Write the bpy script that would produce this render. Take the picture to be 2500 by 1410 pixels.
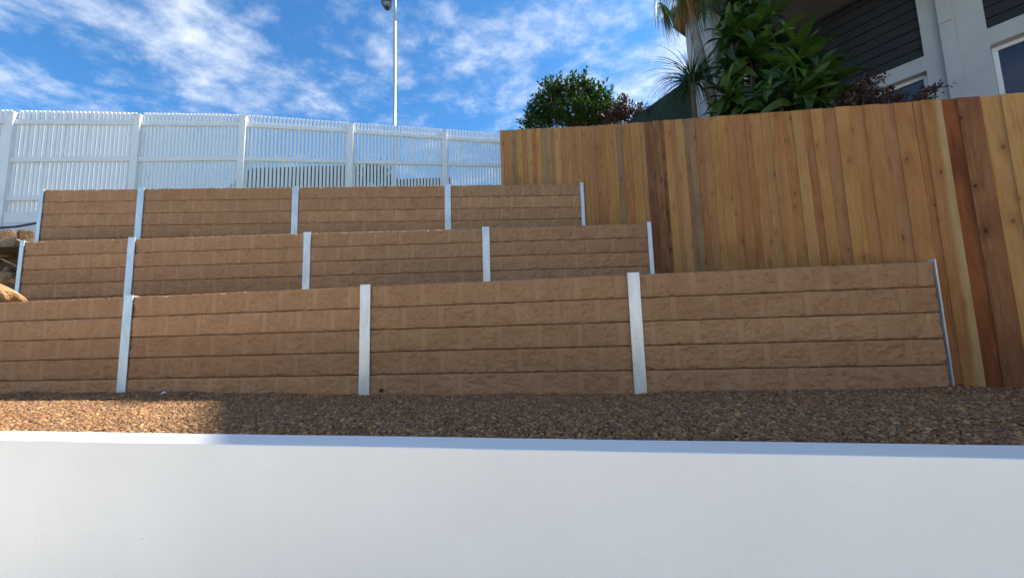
import bpy, bmesh, math, random
import numpy as np
from mathutils import Vector, Matrix

for o in list(bpy.data.objects): bpy.data.objects.remove(o)
S = bpy.context.scene
COL = S.collection
random.seed(7); RNG = np.random.default_rng(7)

# ------------------------------------------------------------------ camera
F_PX, PITCH, ROLL, EYE = 950.0, 0.1118, -0.0288, 1.50
cp, sp, cr, sr = math.cos(PITCH), math.sin(PITCH), math.cos(ROLL), math.sin(ROLL)
FW = Vector((0, cp, sp)); R0 = Vector((1, 0, 0)); U0 = Vector((0, -sp, cp))
RT = R0 * cr + U0 * sr; UP = -R0 * sr + U0 * cr
cam = bpy.data.cameras.new('camera'); cam.sensor_width = 36.0; cam.lens = 36.0 * F_PX / 2500.0
cam.clip_start = 0.05; cam.clip_end = 2000
camo = bpy.data.objects.new('camera', cam); COL.objects.link(camo)
M = Matrix((RT, UP, -FW)).transposed().to_4x4(); M.translation = Vector((0, 0, EYE))
camo.matrix_world = M
S.camera = camo

def ray(px, py): return FW * F_PX + RT * (px - 1250) + UP * (705 - py)
def at_y(px, py, Y):                      # point of the pixel's ray at depth Y
    d = ray(px, py); d = d * (Y / d.y); return Vector((d.x, d.y, d.z + EYE))
def on_line(px, py, x0, y0, dx, dy):      # ray meets the vertical plane through (x0,y0) along (dx,dy)
    d = ray(px, py); t = (x0 * dy - y0 * dx) / (d.x * dy - d.y * dx)
    return Vector((d.x * t, d.y * t, d.z * t + EYE))

# ------------------------------------------------------------------ light
SUN = Vector((1.0, 0.37, 1.0)).normalized()
SUN_EL = math.asin(SUN.z); SUN_AZ = math.atan2(SUN.x, SUN.y)
sl = bpy.data.lights.new('sun', 'SUN'); sl.energy = 4.1; sl.angle = math.radians(1.5); sl.color = (1.0, 0.93, 0.82)
so = bpy.data.objects.new('sun', sl); COL.objects.link(so)
so.rotation_euler = (-SUN).to_track_quat('-Z', 'Y').to_euler(); so.location = (10, 5, 20)
S.view_settings.view_transform = 'Standard'; S.view_settings.look = 'None'
S.view_settings.gamma = 1.0; S.view_settings.use_curve_mapping = False
S.view_settings.exposure = 1.5

W = bpy.data.worlds.new('World'); S.world = W; W.use_nodes = True
nt = W.node_tree; nt.nodes.clear()
def wn(t, **k):
    n = nt.nodes.new(t)
    for a, b in k.items(): setattr(n, a, b)
    return n
LK = nt.links.new
sky = wn('ShaderNodeTexSky', sky_type='NISHITA', sun_disc=False, sun_elevation=SUN_EL, sun_rotation=SUN_AZ,
         altitude=50.0, air_density=1.0, dust_density=0.6, ozone_density=2.5)
tc = wn('ShaderNodeTexCoord')
sep = wn('ShaderNodeSeparateXYZ'); LK(tc.outputs['Generated'], sep.inputs[0])
def wmath(op, a, b=None, clamp=False):
    n = wn('ShaderNodeMath', operation=op, use_clamp=clamp)
    for i, v in enumerate((a, b)):
        if v is None: continue
        if isinstance(v, (int, float)): n.inputs[i].default_value = v
        else: LK(v, n.inputs[i])
    return n.outputs[0]
zz = wmath('ADD', wmath('MAXIMUM', sep.outputs[2], 0.0), 0.12)
comb = wn('ShaderNodeCombineXYZ')
LK(wmath('DIVIDE', sep.outputs[0], zz), comb.inputs[0]); LK(wmath('DIVIDE', sep.outputs[1], zz), comb.inputs[1])
def wnoise(scale, detail, rough, loc, dist=0.0, sc=(1, 1, 1), rot=0.0):
    m = wn('ShaderNodeMapping'); m.inputs['Location'].default_value = loc; m.inputs['Scale'].default_value = sc
    m.inputs['Rotation'].default_value = (0, 0, rot)
    LK(comb.outputs[0], m.inputs[0])
    n = wn('ShaderNodeTexNoise'); n.inputs['Scale'].default_value = scale; n.inputs['Detail'].default_value = detail
    n.inputs['Roughness'].default_value = rough; n.inputs['Distortion'].default_value = dist
    LK(m.outputs[0], n.inputs['Vector']); return n.outputs['Fac']
big = wnoise(0.85, 2.0, 0.5, (3.55, 1.3, 0.0))
mid = wnoise(3.6, 7.0, 0.62, (0.3, 2.1, 0.4), 0.25, (1.0, 1.1, 1.0), 0.5)
fine = wnoise(13.0, 5.0, 0.6, (1.3, 0.1, 2.4), 0.2, (1.0, 1.1, 1.0), 0.5)
dens = wmath('ADD', wmath('MULTIPLY', big, 0.75), wmath('ADD', wmath('MULTIPLY', mid, 0.75), wmath('MULTIPLY', fine, 0.48)))
mr = wn('ShaderNodeMapRange', interpolation_type='SMOOTHSTEP')
mr.inputs['From Min'].default_value = 0.88; mr.inputs['From Max'].default_value = 1.38
LK(dens, mr.inputs['Value'])
cfac = wmath('MULTIPLY', mr.outputs[0], 0.9)
bw = wn('ShaderNodeMixRGB', blend_type='MULTIPLY'); bw.inputs[0].default_value = 1.0
LK(sky.outputs[0], bw.inputs[1]); bw.inputs[2].default_value = (0.41, 0.86, 1.15, 1)
mixc = wn('ShaderNodeMixRGB'); LK(cfac, mixc.inputs[0]); LK(bw.outputs[0], mixc.inputs[1])
mixc.inputs[2].default_value = (5.6, 5.9, 6.4, 1)
bg = wn('ShaderNodeBackground'); bg.inputs[1].default_value = 0.072
LK(mixc.outputs[0], bg.inputs[0])
wo = wn('ShaderNodeOutputWorld'); LK(bg.outputs[0], wo.inputs[0])

# ------------------------------------------------------------------ helpers
def tag(o, label=None, cat=None, group=None, kind=None):
    if label: o['label'] = label
    if cat: o['category'] = cat
    if group: o['group'] = group
    if kind: o['kind'] = kind
    return o
def empty(name, loc=(0, 0, 0), rz=0.0):
    o = bpy.data.objects.new(name, None); o.empty_display_size = 0.2
    o.location = loc; o.rotation_euler = (0, 0, rz); COL.objects.link(o); return o
def link(name, me, parent=None, mat=None):
    if mat is not None and not me.materials: me.materials.append(mat)
    o = bpy.data.objects.new(name, me); COL.objects.link(o)
    if parent is not None: o.parent = parent
    return o
def mesh(name, v, f, mat=None, smooth=False):
    me = bpy.data.meshes.new(name); me.from_pydata([tuple(p) for p in v], [], [tuple(q) for q in f]); me.update()
    if smooth: me.polygons.foreach_set('use_smooth', [True] * len(me.polygons))
    if mat is not None: me.materials.append(mat)
    return me
def fast_mesh(name, V, Fc, mat, smooth=False, colors=None):
    """V (n,3) array, Fc (m,k) array of equal-size polygons"""
    me = bpy.data.meshes.new(name); n, m, k = len(V), len(Fc), Fc.shape[1]
    me.vertices.add(n); me.vertices.foreach_set('co', V.astype(np.float32).ravel())
    me.loops.add(m * k); me.loops.foreach_set('vertex_index', Fc.astype(np.int32).ravel())
    me.polygons.add(m); me.polygons.foreach_set('loop_start', np.arange(0, m * k, k, dtype=np.int32))
    me.update(calc_edges=True); me.validate()
    if smooth: me.polygons.foreach_set('use_smooth', np.ones(len(me.polygons), dtype=bool))
    if colors is not None:
        a = me.color_attributes.new('col', 'FLOAT_COLOR', 'POINT')
        c = np.ones((n, 4), np.float32); c[:, :3] = colors; a.data.foreach_set('color', c.ravel())
    if mat is not None: me.materials.append(mat)
    return me
BOXF = [(0, 3, 2, 1), (4, 5, 6, 7), (0, 1, 5, 4), (1, 2, 6, 5), (2, 3, 7, 6), (3, 0, 4, 7)]
def box_v(x0, x1, y0, y1, z0, z1):
    return [(x0, y0, z0), (x1, y0, z0), (x1, y1, z0), (x0, y1, z0), (x0, y0, z1), (x1, y0, z1), (x1, y1, z1), (x0, y1, z1)]
class MB:
    def __init__(s): s.v = []; s.f = []
    def add(s, v, f):
        b = len(s.v); s.v += [tuple(p) for p in v]; s.f += [tuple(i + b for i in q) for q in f]; return s
    def box(s, *a): return s.add(box_v(*a), BOXF)
    def tube(s, pts, rad, n=10, cap=True):
        pts = [Vector(p) for p in pts]; rings = []
        if not isinstance(rad, (list, tuple)): rad = [rad] * len(pts)
        v = []; f = []
        for i, p in enumerate(pts):
            d = (pts[min(i + 1, len(pts) - 1)] - pts[max(i - 1, 0)]).normalized()
            a = d.cross(Vector((0.13, 0.97, 0.2))); a = a.normalized() if a.length > 1e-4 else Vector((1, 0, 0)); b = d.cross(a)
            for k in range(n):
                t = 2 * math.pi * k / n; v.append(p + (a * math.cos(t) + b * math.sin(t)) * rad[i])
        for i in range(len(pts) - 1):
            for k in range(n):
                k2 = (k + 1) % n; f.append((i * n + k, i * n + k2, (i + 1) * n + k2, (i + 1) * n + k))
        if cap: f.append(tuple(range(n))[::-1]); f.append(tuple(range((len(pts) - 1) * n, len(pts) * n)))
        return s.add(v, f)
    def build(s, name, mat, parent=None, smooth=False, bevel=0.0):
        me = mesh(name, s.v, s.f, mat, smooth)
        bm = bmesh.new(); bm.from_mesh(me)
        bmesh.ops.recalc_face_normals(bm, faces=bm.faces)
        if bevel: bmesh.ops.bevel(bm, geom=bm.edges[:], offset=bevel, segments=1, affect='EDGES', profile=0.5)
        bm.to_mesh(me); bm.free()
        return link(name, me, parent)
def poly_prism(pts, z0, z1):
    n = len(pts); v = [(p[0], p[1], z0) for p in pts] + [(p[0], p[1], z1) for p in pts]
    f = [tuple(range(n))[::-1], tuple(range(n, 2 * n))] + [(i, (i + 1) % n, n + (i + 1) % n, n + i) for i in range(n)]
    return v, f
def ico():
    bm = bmesh.new(); bmesh.ops.create_icosphere(bm, subdivisions=1, radius=1.0)
    v = np.array([q.co[:] for q in bm.verts]); f = np.array([[q.index for q in g.verts] for g in bm.faces]); bm.free(); return v, f
def vnoise(x, y, seed=0):
    xi = np.floor(x).astype(np.int64); yi = np.floor(y).astype(np.int64); fx = x - xi; fy = y - yi
    fx = fx * fx * (3 - 2 * fx); fy = fy * fy * (3 - 2 * fy)
    def h(a, b):
        n = (a * 374761393 + b * 668265263 + seed * 974634777) & 0xffffffff
        n = ((n ^ (n >> 13)) * 1274126177) & 0xffffffff
        return ((n ^ (n >> 16)) & 0xffff) / 65535.0
    return (h(xi, yi) * (1 - fx) + h(xi + 1, yi) * fx) * (1 - fy) + (h(xi, yi + 1) * (1 - fx) + h(xi + 1, yi + 1) * fx) * fy
def fbm(x, y, seed=0, o=4, g=0.5):
    s = 0; a = 1; t = 0
    for i in range(o): s = s + a * vnoise(x * 2 ** i, y * 2 ** i, seed + i * 17); t += a; a *= g
    return s / t

# ------------------------------------------------------------------ materials
class Mat:
    def __init__(s, name, rough=0.8, spec=0.3, metal=0.0):
        s.m = bpy.data.materials.new(name); s.m.use_nodes = True; s.t = s.m.node_tree
        s.b = s.t.nodes['Principled BSDF']; s.b.inputs['Roughness'].default_value = rough
        s.b.inputs['Specular IOR Level'].default_value = spec; s.b.inputs['Metallic'].default_value = metal
    def n(s, typ, **k):
        q = s.t.nodes.new(typ)
        for a, b in k.items(): setattr(q, a, b)
        return q
    def l(s, a, b): s.t.links.new(a, b)
    def coord(s, kind='Object', scale=(1, 1, 1), rnd=0.0):
        c = s.n('ShaderNodeTexCoord'); m = s.n('ShaderNodeMapping'); m.inputs['Scale'].default_value = scale
        s.l(c.outputs[kind], m.inputs[0])
        if rnd:
            o = s.n('ShaderNodeObjectInfo'); q = s.n('ShaderNodeMath', operation='MULTIPLY'); q.inputs[1].default_value = rnd
            s.l(o.outputs['Random'], q.inputs[0]); s.l(q.outputs[0], m.inputs['Location'])
        return m.outputs[0]
    def noise(s, vec, scale, detail=4, rough=0.55, dist=0.0):
        q = s.n('ShaderNodeTexNoise'); q.inputs['Scale'].default_value = scale; q.inputs['Detail'].default_value = detail
        q.inputs['Roughness'].default_value = rough; q.inputs['Distortion'].default_value = dist
        s.l(vec, q.inputs['Vector']); return q.outputs['Fac']
    def ramp(s, fac, stops):
        q = s.n('ShaderNodeValToRGB'); e = q.color_ramp.elements
        while len(e) < len(stops): e.new(0.5)
        for i, (p, c) in enumerate(stops): e[i].position = p; e[i].color = (*c, 1) if len(c) == 3 else c
        s.l(fac, q.inputs[0]); return q.outputs[0]
    def mix(s, fac, a, b, mode='MIX'):
        q = s.n('ShaderNodeMixRGB', blend_type=mode)
        for i, v in enumerate((fac, a, b)):
            if isinstance(v, (int, float)): q.inputs[i].default_value = v
            elif isinstance(v, tuple): q.inputs[i].default_value = (*v, 1)
            else: s.l(v, q.inputs[i])
        return q.outputs[0]
    def math(s, op, a, b=0.0, clamp=False):
        q = s.n('ShaderNodeMath', operation=op, use_clamp=clamp)
        for i, v in enumerate((a, b)):
            if isinstance(v, (int, float)): q.inputs[i].default_value = v
            else: s.l(v, q.inputs[i])
        return q.outputs[0]
    def rnd(s): return s.n('ShaderNodeObjectInfo').outputs['Random']
    def col(s, c):
        if isinstance(c, tuple): s.b.inputs['Base Color'].default_value = (*c, 1)
        else: s.l(c, s.b.inputs['Base Color'])
        return s
    def bump(s, h, strength=0.3, dist=0.01):
        q = s.n('ShaderNodeBump'); q.inputs['Strength'].default_value = strength; q.inputs['Distance'].default_value = dist
        s.l(h, q.inputs['Height']); s.l(q.outputs[0], s.b.inputs['Normal']); return s

def m_plain(name, c, rough=0.7, spec=0.3, var=0.08, scale=6.0, metal=0.0):
    a = Mat(name, rough, spec, metal); f = a.noise(a.coord(), scale, 5)
    lo = tuple(x * (1 - var) for x in c); hi = tuple(min(1, x * (1 + var)) for x in c)
    a.col(a.ramp(f, [(0.3, lo), (0.7, hi)])); return a.m

# sleepers: brown oxide concrete
a = Mat('sleeper_concrete', 0.88, 0.25)
co = a.coord('Object', rnd=40.0)
n1 = a.noise(co, 4.0, 6, 0.6); n2 = a.noise(co, 60.0, 4, 0.6); n3 = a.noise(co, 240.0, 2); n4 = a.noise(a.coord('Object', (1, 1, 1.6), 17.0), 24.0, 5, 0.6, 0.8)
bk = a.n('ShaderNodeAttribute'); bk.attribute_name = 'blk'
c = a.ramp(n1, [(0.25, (0.345, 0.188, 0.092)), (0.55, (0.425, 0.238, 0.122)), (0.8, (0.485, 0.286, 0.157))])
pits = a.math('MULTIPLY', a.ramp(n4, [(0.34, (1, 1, 1)), (0.52, (0, 0, 0))]), bk.outputs['Fac'])
c = a.mix(a.math('MULTIPLY', pits, 0.40), c, (0.25, 0.132, 0.06))
c = a.mix(a.math('MULTIPLY', a.math('SUBTRACT', 1.0, bk.outputs['Fac']), 0.10), c, (0.43, 0.28, 0.17))
c = a.mix(0.25, c, a.ramp(n2, [(0.3, (0.28, 0.155, 0.08)), (0.7, (0.46, 0.30, 0.18))]))
v = a.math('ADD', a.math('MULTIPLY', a.rnd(), 0.22), 0.89)
hsv = a.n('ShaderNodeHueSaturation'); a.l(c, hsv.inputs['Color']); a.l(v, hsv.inputs['Value'])
a.col(hsv.outputs[0])
hgt = a.math('ADD', a.math('MULTIPLY', a.math('MULTIPLY', n4, bk.outputs['Fac']), 2.2), a.math('ADD', a.math('MULTIPLY', n2, 0.35), a.math('MULTIPLY', n3, 0.15)))
a.bump(hgt, 0.6, 0.011); M_SLEEPER = a.m

# galvanised steel
a = Mat('galvanised_steel', 0.42, 0.5, 0.55)
co = a.coord('Object', (1, 1, 0.35), 20.0); n1 = a.noise(co, 9.0, 6, 0.65); n2 = a.noise(co, 70.0, 3)
c = a.ramp(n1, [(0.3, (0.50, 0.56, 0.60)), (0.6, (0.68, 0.74, 0.78)), (0.8, (0.80, 0.84, 0.87))])
vo = a.n('ShaderNodeTexVoronoi'); vo.inputs['Scale'].default_value = 16.0; a.l(a.coord('Object', (1, 1, 0.7), 33.0), vo.inputs['Vector'])
c = a.mix(a.math('MULTIPLY', a.math('LESS_THAN', vo.outputs['Distance'], 0.07), 0.55), c, (0.25, 0.25, 0.25))
a.col(c); a.l(a.ramp(n2, [(0.3, (0.34,) * 3), (0.7, (0.52,) * 3)]), a.b.inputs['Roughness']); M_GALV = a.m

# painted render of the low wall
a = Mat('white_render', 0.55, 0.35); co = a.coord()
n1 = a.noise(co, 1.6, 4, 0.5); n2 = a.noise(co, 45.0, 4, 0.6); n4 = a.noise(a.coord('Object', (0.5, 0.5, 6.0)), 2.2, 4, 0.6)
c = a.ramp(n1, [(0.3, (0.81, 0.80, 0.77)), (0.7, (0.86, 0.85, 0.825))])
c = a.mix(a.math('MULTIPLY', a.ramp(n4, [(0.62, (0, 0, 0)), (0.78, (1, 1, 1))]), 0.10), c, (0.62, 0.63, 0.62))
vo = a.n('ShaderNodeTexVoronoi'); vo.inputs['Scale'].default_value = 3.2; a.l(co, vo.inputs['Vector'])
c = a.mix(a.math('MULTIPLY', a.math('LESS_THAN', vo.outputs['Distance'], 0.018), 0.45), c, (0.35, 0.34, 0.33))
tw = a.noise(a.coord('Object', (1.0, 1.0, 2.5)), 7.0, 5, 0.6, 1.2)
c = a.mix(a.math('MULTIPLY', a.ramp(tw, [(0.35, (1, 1, 1)), (0.62, (0, 0, 0))]), 0.05), c, (0.60, 0.59, 0.56))
drip = a.noise(a.coord('Object', (9.0, 9.0, 0.35)), 2.0, 5, 0.6)
c = a.mix(a.math('MULTIPLY', a.ramp(drip, [(0.60, (0, 0, 0)), (0.75, (1, 1, 1))]), 0.07), c, (0.50, 0.46, 0.40))
a.col(c); a.bump(a.mix(0.35, tw, n2), 0.14, 0.006); M_RENDER = a.m

# vinyl
a = Mat('white_vinyl', 0.4, 0.4); a.col(a.ramp(a.noise(a.coord(), 2.0, 3), [(0.3, (0.82, 0.82, 0.83)), (0.7, (0.88, 0.88, 0.88))])); tr = a.n('ShaderNodeBsdfTranslucent'); tr.inputs[0].default_value = (0.86, 0.87, 0.86, 1); mx = a.n('ShaderNodeMixShader'); mx.inputs[0].default_value = 0.22
a.l(a.b.outputs[0], mx.inputs[1]); a.l(tr.outputs[0], mx.inputs[2]); a.l(mx.outputs[0], a.t.nodes['Material Output'].inputs[0]); M_VINYL = a.m

# gravel
a = Mat('gravel_stone', 0.85, 0.25); at = a.n('ShaderNodeAttribute'); at.attribute_name = 'col'
n1 = a.noise(a.coord(), 120.0, 3); a.col(a.mix(1.0, at.outputs['Color'], a.ramp(n1, [(0.3, (0.75,) * 3), (0.7, (1.1,) * 3)]), 'MULTIPLY')); M_GRAVEL = a.m
a = Mat('gravel_bedding', 0.95, 0.1); n1 = a.noise(a.coord(), 60.0, 5); a.col(a.ramp(n1, [(0.3, (0.05, 0.032, 0.02)), (0.7, (0.17, 0.11, 0.065))])); a.bump(n1, 0.8, 0.02); M_BED = a.m
a = Mat('soil', 0.95, 0.1); n1 = a.noise(a.coord(), 5.0, 6); n2 = a.noise(a.coord(), 50.0, 5)
a.col(a.mix(0.5, a.ramp(n1, [(0.3, (0.09, 0.055, 0.03)), (0.7, (0.24, 0.15, 0.085))]), a.ramp(n2, [(0.3, (0.06, 0.04, 0.03)), (0.7, (0.27, 0.19, 0.12))]))); a.bump(n2, 0.9, 0.03); M_SOIL = a.m
a = Mat('sandstone', 0.9, 0.2); n1 = a.noise(a.coord('Object', rnd=9.0), 4.0, 6); n2 = a.noise(a.coord(), 40.0, 5)
a.col(a.mix(0.4, a.ramp(n1, [(0.3, (0.18, 0.09, 0.035)), (0.55, (0.30, 0.17, 0.07)), (0.75, (0.40, 0.25, 0.13))]), a.ramp(n2, [(0.3, (0.2, 0.11, 0.05)), (0.7, (0.5, 0.34, 0.2))]))); a.bump(n2, 0.6, 0.02); M_ROCK = a.m
a = Mat('concrete_paving', 0.85, 0.25); n1 = a.noise(a.coord(), 1.2, 5); a.col(a.ramp(n1, [(0.3, (0.60, 0.56, 0.49)), (0.7, (0.68, 0.64, 0.57))])); M_PAVE = a.m
a = Mat('turf', 0.95, 0.1); n1 = a.noise(a.coord(), 3.0, 6); a.col(a.ramp(n1, [(0.3, (0.05, 0.08, 0.025)), (0.7, (0.11, 0.13, 0.05))])); M_TURF = a.m

# timber palings: one grain shader, several stains
def m_wood(name, base, dark, pale, sap=0.0, streak=0.5, knots=0.7):
    base, dark, pale = [(x[0] * 1.06, x[1] * .97, x[2] * .94) for x in (base, dark, pale)]
    a = Mat(name, 0.75, 0.25)
    co = a.coord('Object', (1, 1, 1), 60.0)
    g = a.coord('Object', (9.0, 9.0, 0.55), 60.0)
    grain = a.noise(g, 6.0, 6, 0.6, 0.6); fineg = a.noise(a.coord('Object', (60.0, 60.0, 1.2), 60.0), 5.0, 4, 0.6, 0.3)
    big = a.noise(a.coord('Object', (3.0, 3.0, 0.7), 60.0), 2.0, 4, 0.6, 0.8)
    c = a.ramp(grain, [(0.28, dark), (0.5, base), (0.74, pale)])
    c = a.mix(streak, c, a.ramp(big, [(0.3, dark), (0.5, base), (0.7, pale)]))
    c = a.mix(a.math('MULTIPLY', a.ramp(fineg, [(0.35, (1, 1, 1)), (0.55, (0, 0, 0))]), 0.35), c, dark)
    chk = a.noise(a.coord('Object', (34.0, 34.0, 0.9), 60.0), 3.0, 3, 0.5, 0.4)
    c = a.mix(a.math('MULTIPLY', a.ramp(chk, [(0.66, (0, 0, 0)), (0.72, (1, 1, 1))]), 0.6), c, tuple(x * 0.6 for x in dark))
    # knots with a dark halo drawn out along the board
    kv = a.n('ShaderNodeTexVoronoi'); kv.inputs['Scale'].default_value = 3.4; kv.inputs['Randomness'].default_value = 1.0
    kv.voronoi_dimensions = '2D'; sp_ = a.n('ShaderNodeSeparateXYZ'); a.l(co, sp_.inputs[0]); cb = a.n('ShaderNodeCombineXYZ')
    a.l(a.math('MULTIPLY', sp_.outputs[0], 1.5), cb.inputs[0]); a.l(a.math('MULTIPLY', sp_.outputs[2], 0.85), cb.inputs[1]); a.l(cb.outputs[0], kv.inputs['Vector'])
    kd = a.math('ADD', kv.outputs['Distance'], a.math('MULTIPLY', a.math('SUBTRACT', grain, 0.5), 0.10))
    halo = a.ramp(kd, [(0.05, (1, 1, 1)), (0.24, (0, 0, 0))]); core = a.ramp(kd, [(0.03, (1, 1, 1)), (0.055, (0, 0, 0))])
    sk = a.n('ShaderNodeSeparateColor'); a.l(kv.outputs['Color'], sk.inputs[0]); some = a.math('GREATER_THAN', sk.outputs[0], 0.45)
    halo = a.math('MULTIPLY', halo, some); core = a.math('MULTIPLY', core, some)
    kc = tuple(x * 0.45 for x in dark)
    c = a.mix(a.math('MULTIPLY', halo, 0.5 * knots), c, tuple(x * 0.8 for x in dark)); c = a.mix(a.math('MULTIPLY', core, knots), c, kc)
    if sap:
        sx = a.n('ShaderNodeSeparateXYZ'); tcn = a.n('ShaderNodeTexCoord'); a.l(tcn.outputs['Object'], sx.inputs[0])
        q = a.math('ADD', a.math('MULTIPLY', sx.outputs[0], -1.0), a.math('MULTIPLY', a.math('SUBTRACT', big, 0.5), 0.03))
        c = a.mix(a.math('MULTIPLY', a.ramp(q, [(-0.004, (0, 0, 0)), (0.030, (1, 1, 1))]), 0.8), c, a.ramp(grain, [(0.3, (0.38, 0.25, 0.10)), (0.7, (0.50, 0.36, 0.17))]))
    v = a.math('ADD', a.math('MULTIPLY', a.rnd(), 0.24), 0.88)
    h = a.n('ShaderNodeHueSaturation'); a.l(c, h.inputs['Color']); a.l(v, h.inputs['Value'])
    a.l(a.math('ADD', a.math('MULTIPLY', a.rnd(), 0.016), 0.492), h.inputs['Hue'])
    a.col(h.outputs[0]); a.bump(a.mix(0.5, grain, fineg), 0.25, 0.003); return a.m
M_PAL = {
 'honey': m_wood('pine_honey', (0.40, 0.200, 0.066), (0.26, 0.108, 0.030), (0.46, 0.255, 0.098)),
 'tan': m_wood('pine_tan', (0.39, 0.212, 0.080), (0.27, 0.128, 0.042), (0.45, 0.268, 0.115)),
 'pale': m_wood('pine_pale', (0.43, 0.236, 0.086), (0.29, 0.138, 0.040), (0.47, 0.285, 0.122), streak=0.5),
 'sap': m_wood('pine_sapwood_edge', (0.35, 0.175, 0.056), (0.23, 0.097, 0.027), (0.41, 0.23, 0.085), sap=1.0),
 'red': m_wood('pine_red_stain', (0.25, 0.088, 0.024), (0.11, 0.032, 0.010), (0.37, 0.155, 0.05), streak=0.65),
 'dark': m_wood('pine_dark_rough', (0.235, 0.108, 0.042), (0.11, 0.043, 0.016), (0.33, 0.17, 0.076), streak=0.6, knots=1.0),
 'grey': m_wood('pine_grey_green', (0.30, 0.19, 0.09), (0.19, 0.11, 0.05), (0.36, 0.24, 0.13)),
}

# foliage
def m_leaf(name, lo, hi, rough=0.4, trans=0.25, spec=0.4):
    a = Mat(name, rough, spec)
    n1 = a.noise(a.coord('Object', rnd=7.0), 3.0, 4); r = a.math('ADD', a.math('MULTIPLY', n1, 0.6), a.math('MULTIPLY', a.rnd(), 0.4))
    c = a.ramp(r, [(0.3, lo), (0.75, hi)]); a.col(c)
    tr = a.n('ShaderNodeBsdfTranslucent'); a.l(a.mix(1.0, c, (1.5, 1.6, 0.7), 'MULTIPLY'), tr.inputs[0])
    mx = a.n('ShaderNodeMixShader'); mx.inputs[0].default_value = trans
    a.l(a.b.outputs[0], mx.inputs[1]); a.l(tr.outputs[0], mx.inputs[2])
    a.l(mx.outputs[0], a.t.nodes['Material Output'].inputs[0]); return a.m
M_DRAC = m_leaf('broad_leaf_green', (0.014, 0.040, 0.008), (0.085, 0.150, 0.022), 0.42, 0.25, 0.3)
M_BUSH = m_leaf('shrub_green', (0.022, 0.052, 0.010), (0.075, 0.135, 0.022), 0.6, 0.25, 0.15)
M_REDL = m_leaf('shrub_burgundy', (0.035, 0.014, 0.014), (0.10, 0.04, 0.035), 0.4, 0.2)
M_GRASSY = m_leaf('strappy_green', (0.025, 0.055, 0.02), (0.06, 0.11, 0.03), 0.45, 0.2)
M_FROND = m_leaf('palm_frond_green', (0.06, 0.09, 0.03), (0.13, 0.16, 0.06), 0.5, 0.25)
M_DEADF = m_leaf('palm_frond_dead', (0.22, 0.11, 0.035), (0.42, 0.24, 0.09), 0.7, 0.3, 0.15)
M_BARK = m_plain('palm_bark', (0.24, 0.22, 0.20), 0.9, 0.15, 0.3, 9.0)
M_STEM = m_plain('plant_stem', (0.12, 0.09, 0.05), 0.9, 0.15, 0.3, 12.0)
# building
M_HWHITE = m_plain('house_render', (0.47, 0.465, 0.46), 0.8, 0.25, 0.07, 2.5)
M_HCLAD = m_plain('dark_cladding', (0.030, 0.030, 0.034), 0.65, 0.3, 0.12, 3.0)
M_SOFFIT = m_plain('dark_soffit', (0.11, 0.10, 0.095), 0.8, 0.2, 0.1, 2.0)
M_FASCIA = m_plain('brown_fascia', (0.20, 0.14, 0.09), 0.6, 0.3, 0.15, 3.0)
M_ALU = m_plain('window_frame_white', (0.75, 0.76, 0.77), 0.4, 0.45, 0.04, 3.0)
M_GLASS = m_plain('window_glass_dark', (0.012, 0.018, 0.035), 0.06, 0.6, 0.1, 2.0)
M_CURT = m_plain('curtain_grey', (0.10, 0.11, 0.11), 0.8, 0.2, 0.15, 4.0)
M_ROOFM = m_plain('roof_maroon', (0.022, 0.010, 0.010), 0.95, 0.05, 0.2, 3.0)
M_ROOFD = m_plain('roof_charcoal', (0.016, 0.016, 0.018), 0.95, 0.05, 0.2, 3.0)
M_BRICKW = m_plain('cream_wall', (0.45, 0.38, 0.30), 0.85, 0.2, 0.1, 3.0)
M_SHADE = m_plain('green_shadecloth', (0.035, 0.055, 0.045), 0.9, 0.1, 0.2, 20.0)
M_BLACK = m_plain('black_poly', (0.015, 0.015, 0.016), 0.45, 0.4, 0.1, 6.0)
M_STEELP = m_plain('pole_galvanised', (0.55, 0.57, 0.59), 0.4, 0.5, 0.08, 3.0, 0.6)
M_LAMP = m_plain('lamp_housing', (0.06, 0.062, 0.07), 0.5, 0.4, 0.1, 8.0)
M_LENS = m_plain('lamp_lens', (0.30, 0.26, 0.20), 0.2, 0.5, 0.15, 9.0)
M_LITTER = m_plain('white_scrap', (0.75, 0.75, 0.74), 0.7, 0.2, 0.05, 9.0)
M_DRY = m_plain('dry_leaf', (0.09, 0.04, 0.025), 0.8, 0.2, 0.3, 20.0)
M_TWIG = m_plain('dry_wood', (0.33, 0.22, 0.13), 0.85, 0.2, 0.2, 15.0)

# ------------------------------------------------------------------ levels and lines (camera-relative fit)
Z_GRAV = lambda X: EYE + float(np.interp(X, [-5.2, -3.76, -1.33, 1.02, 3.3, 4.0], [-.450, -.450, -.503, -.531, -.495, -.49]))
CAPZ = EYE - 0.46
def wall_in(X): return 1.776 - 0.160 * X
def wall_out(X): return 1.602 - 0.158 * X
TIERS = [ # y0, k, top z, post x positions, courses
    dict(y0=3.387, k=-0.1150, z=EYE + 0.463, xs=[-8.60, -6.20, -3.775, -1.336, 1.028, 3.290], n=5),
    dict(y0=5.249, k=-0.0026, z=EYE + 1.448, xs=[-6.765, -5.228, -2.800, -0.338, 1.930], n=5),
    dict(y0=6.228, k=0.0465, z=EYE + 2.445, xs=[-7.345, -5.838, -3.447, -1.010, 1.231], n=5)]
TF = [(5.9, -1.25), (3.335, 3.02), (1.965, 5.27), (1.262, 6.31), (-0.135, 7.02)]     # timber fence, near to far
def fence_x(Y):
    ys = [p[1] for p in TF]; xs = [p[0] for p in TF]; return float(np.interp(Y, ys, xs))

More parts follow.
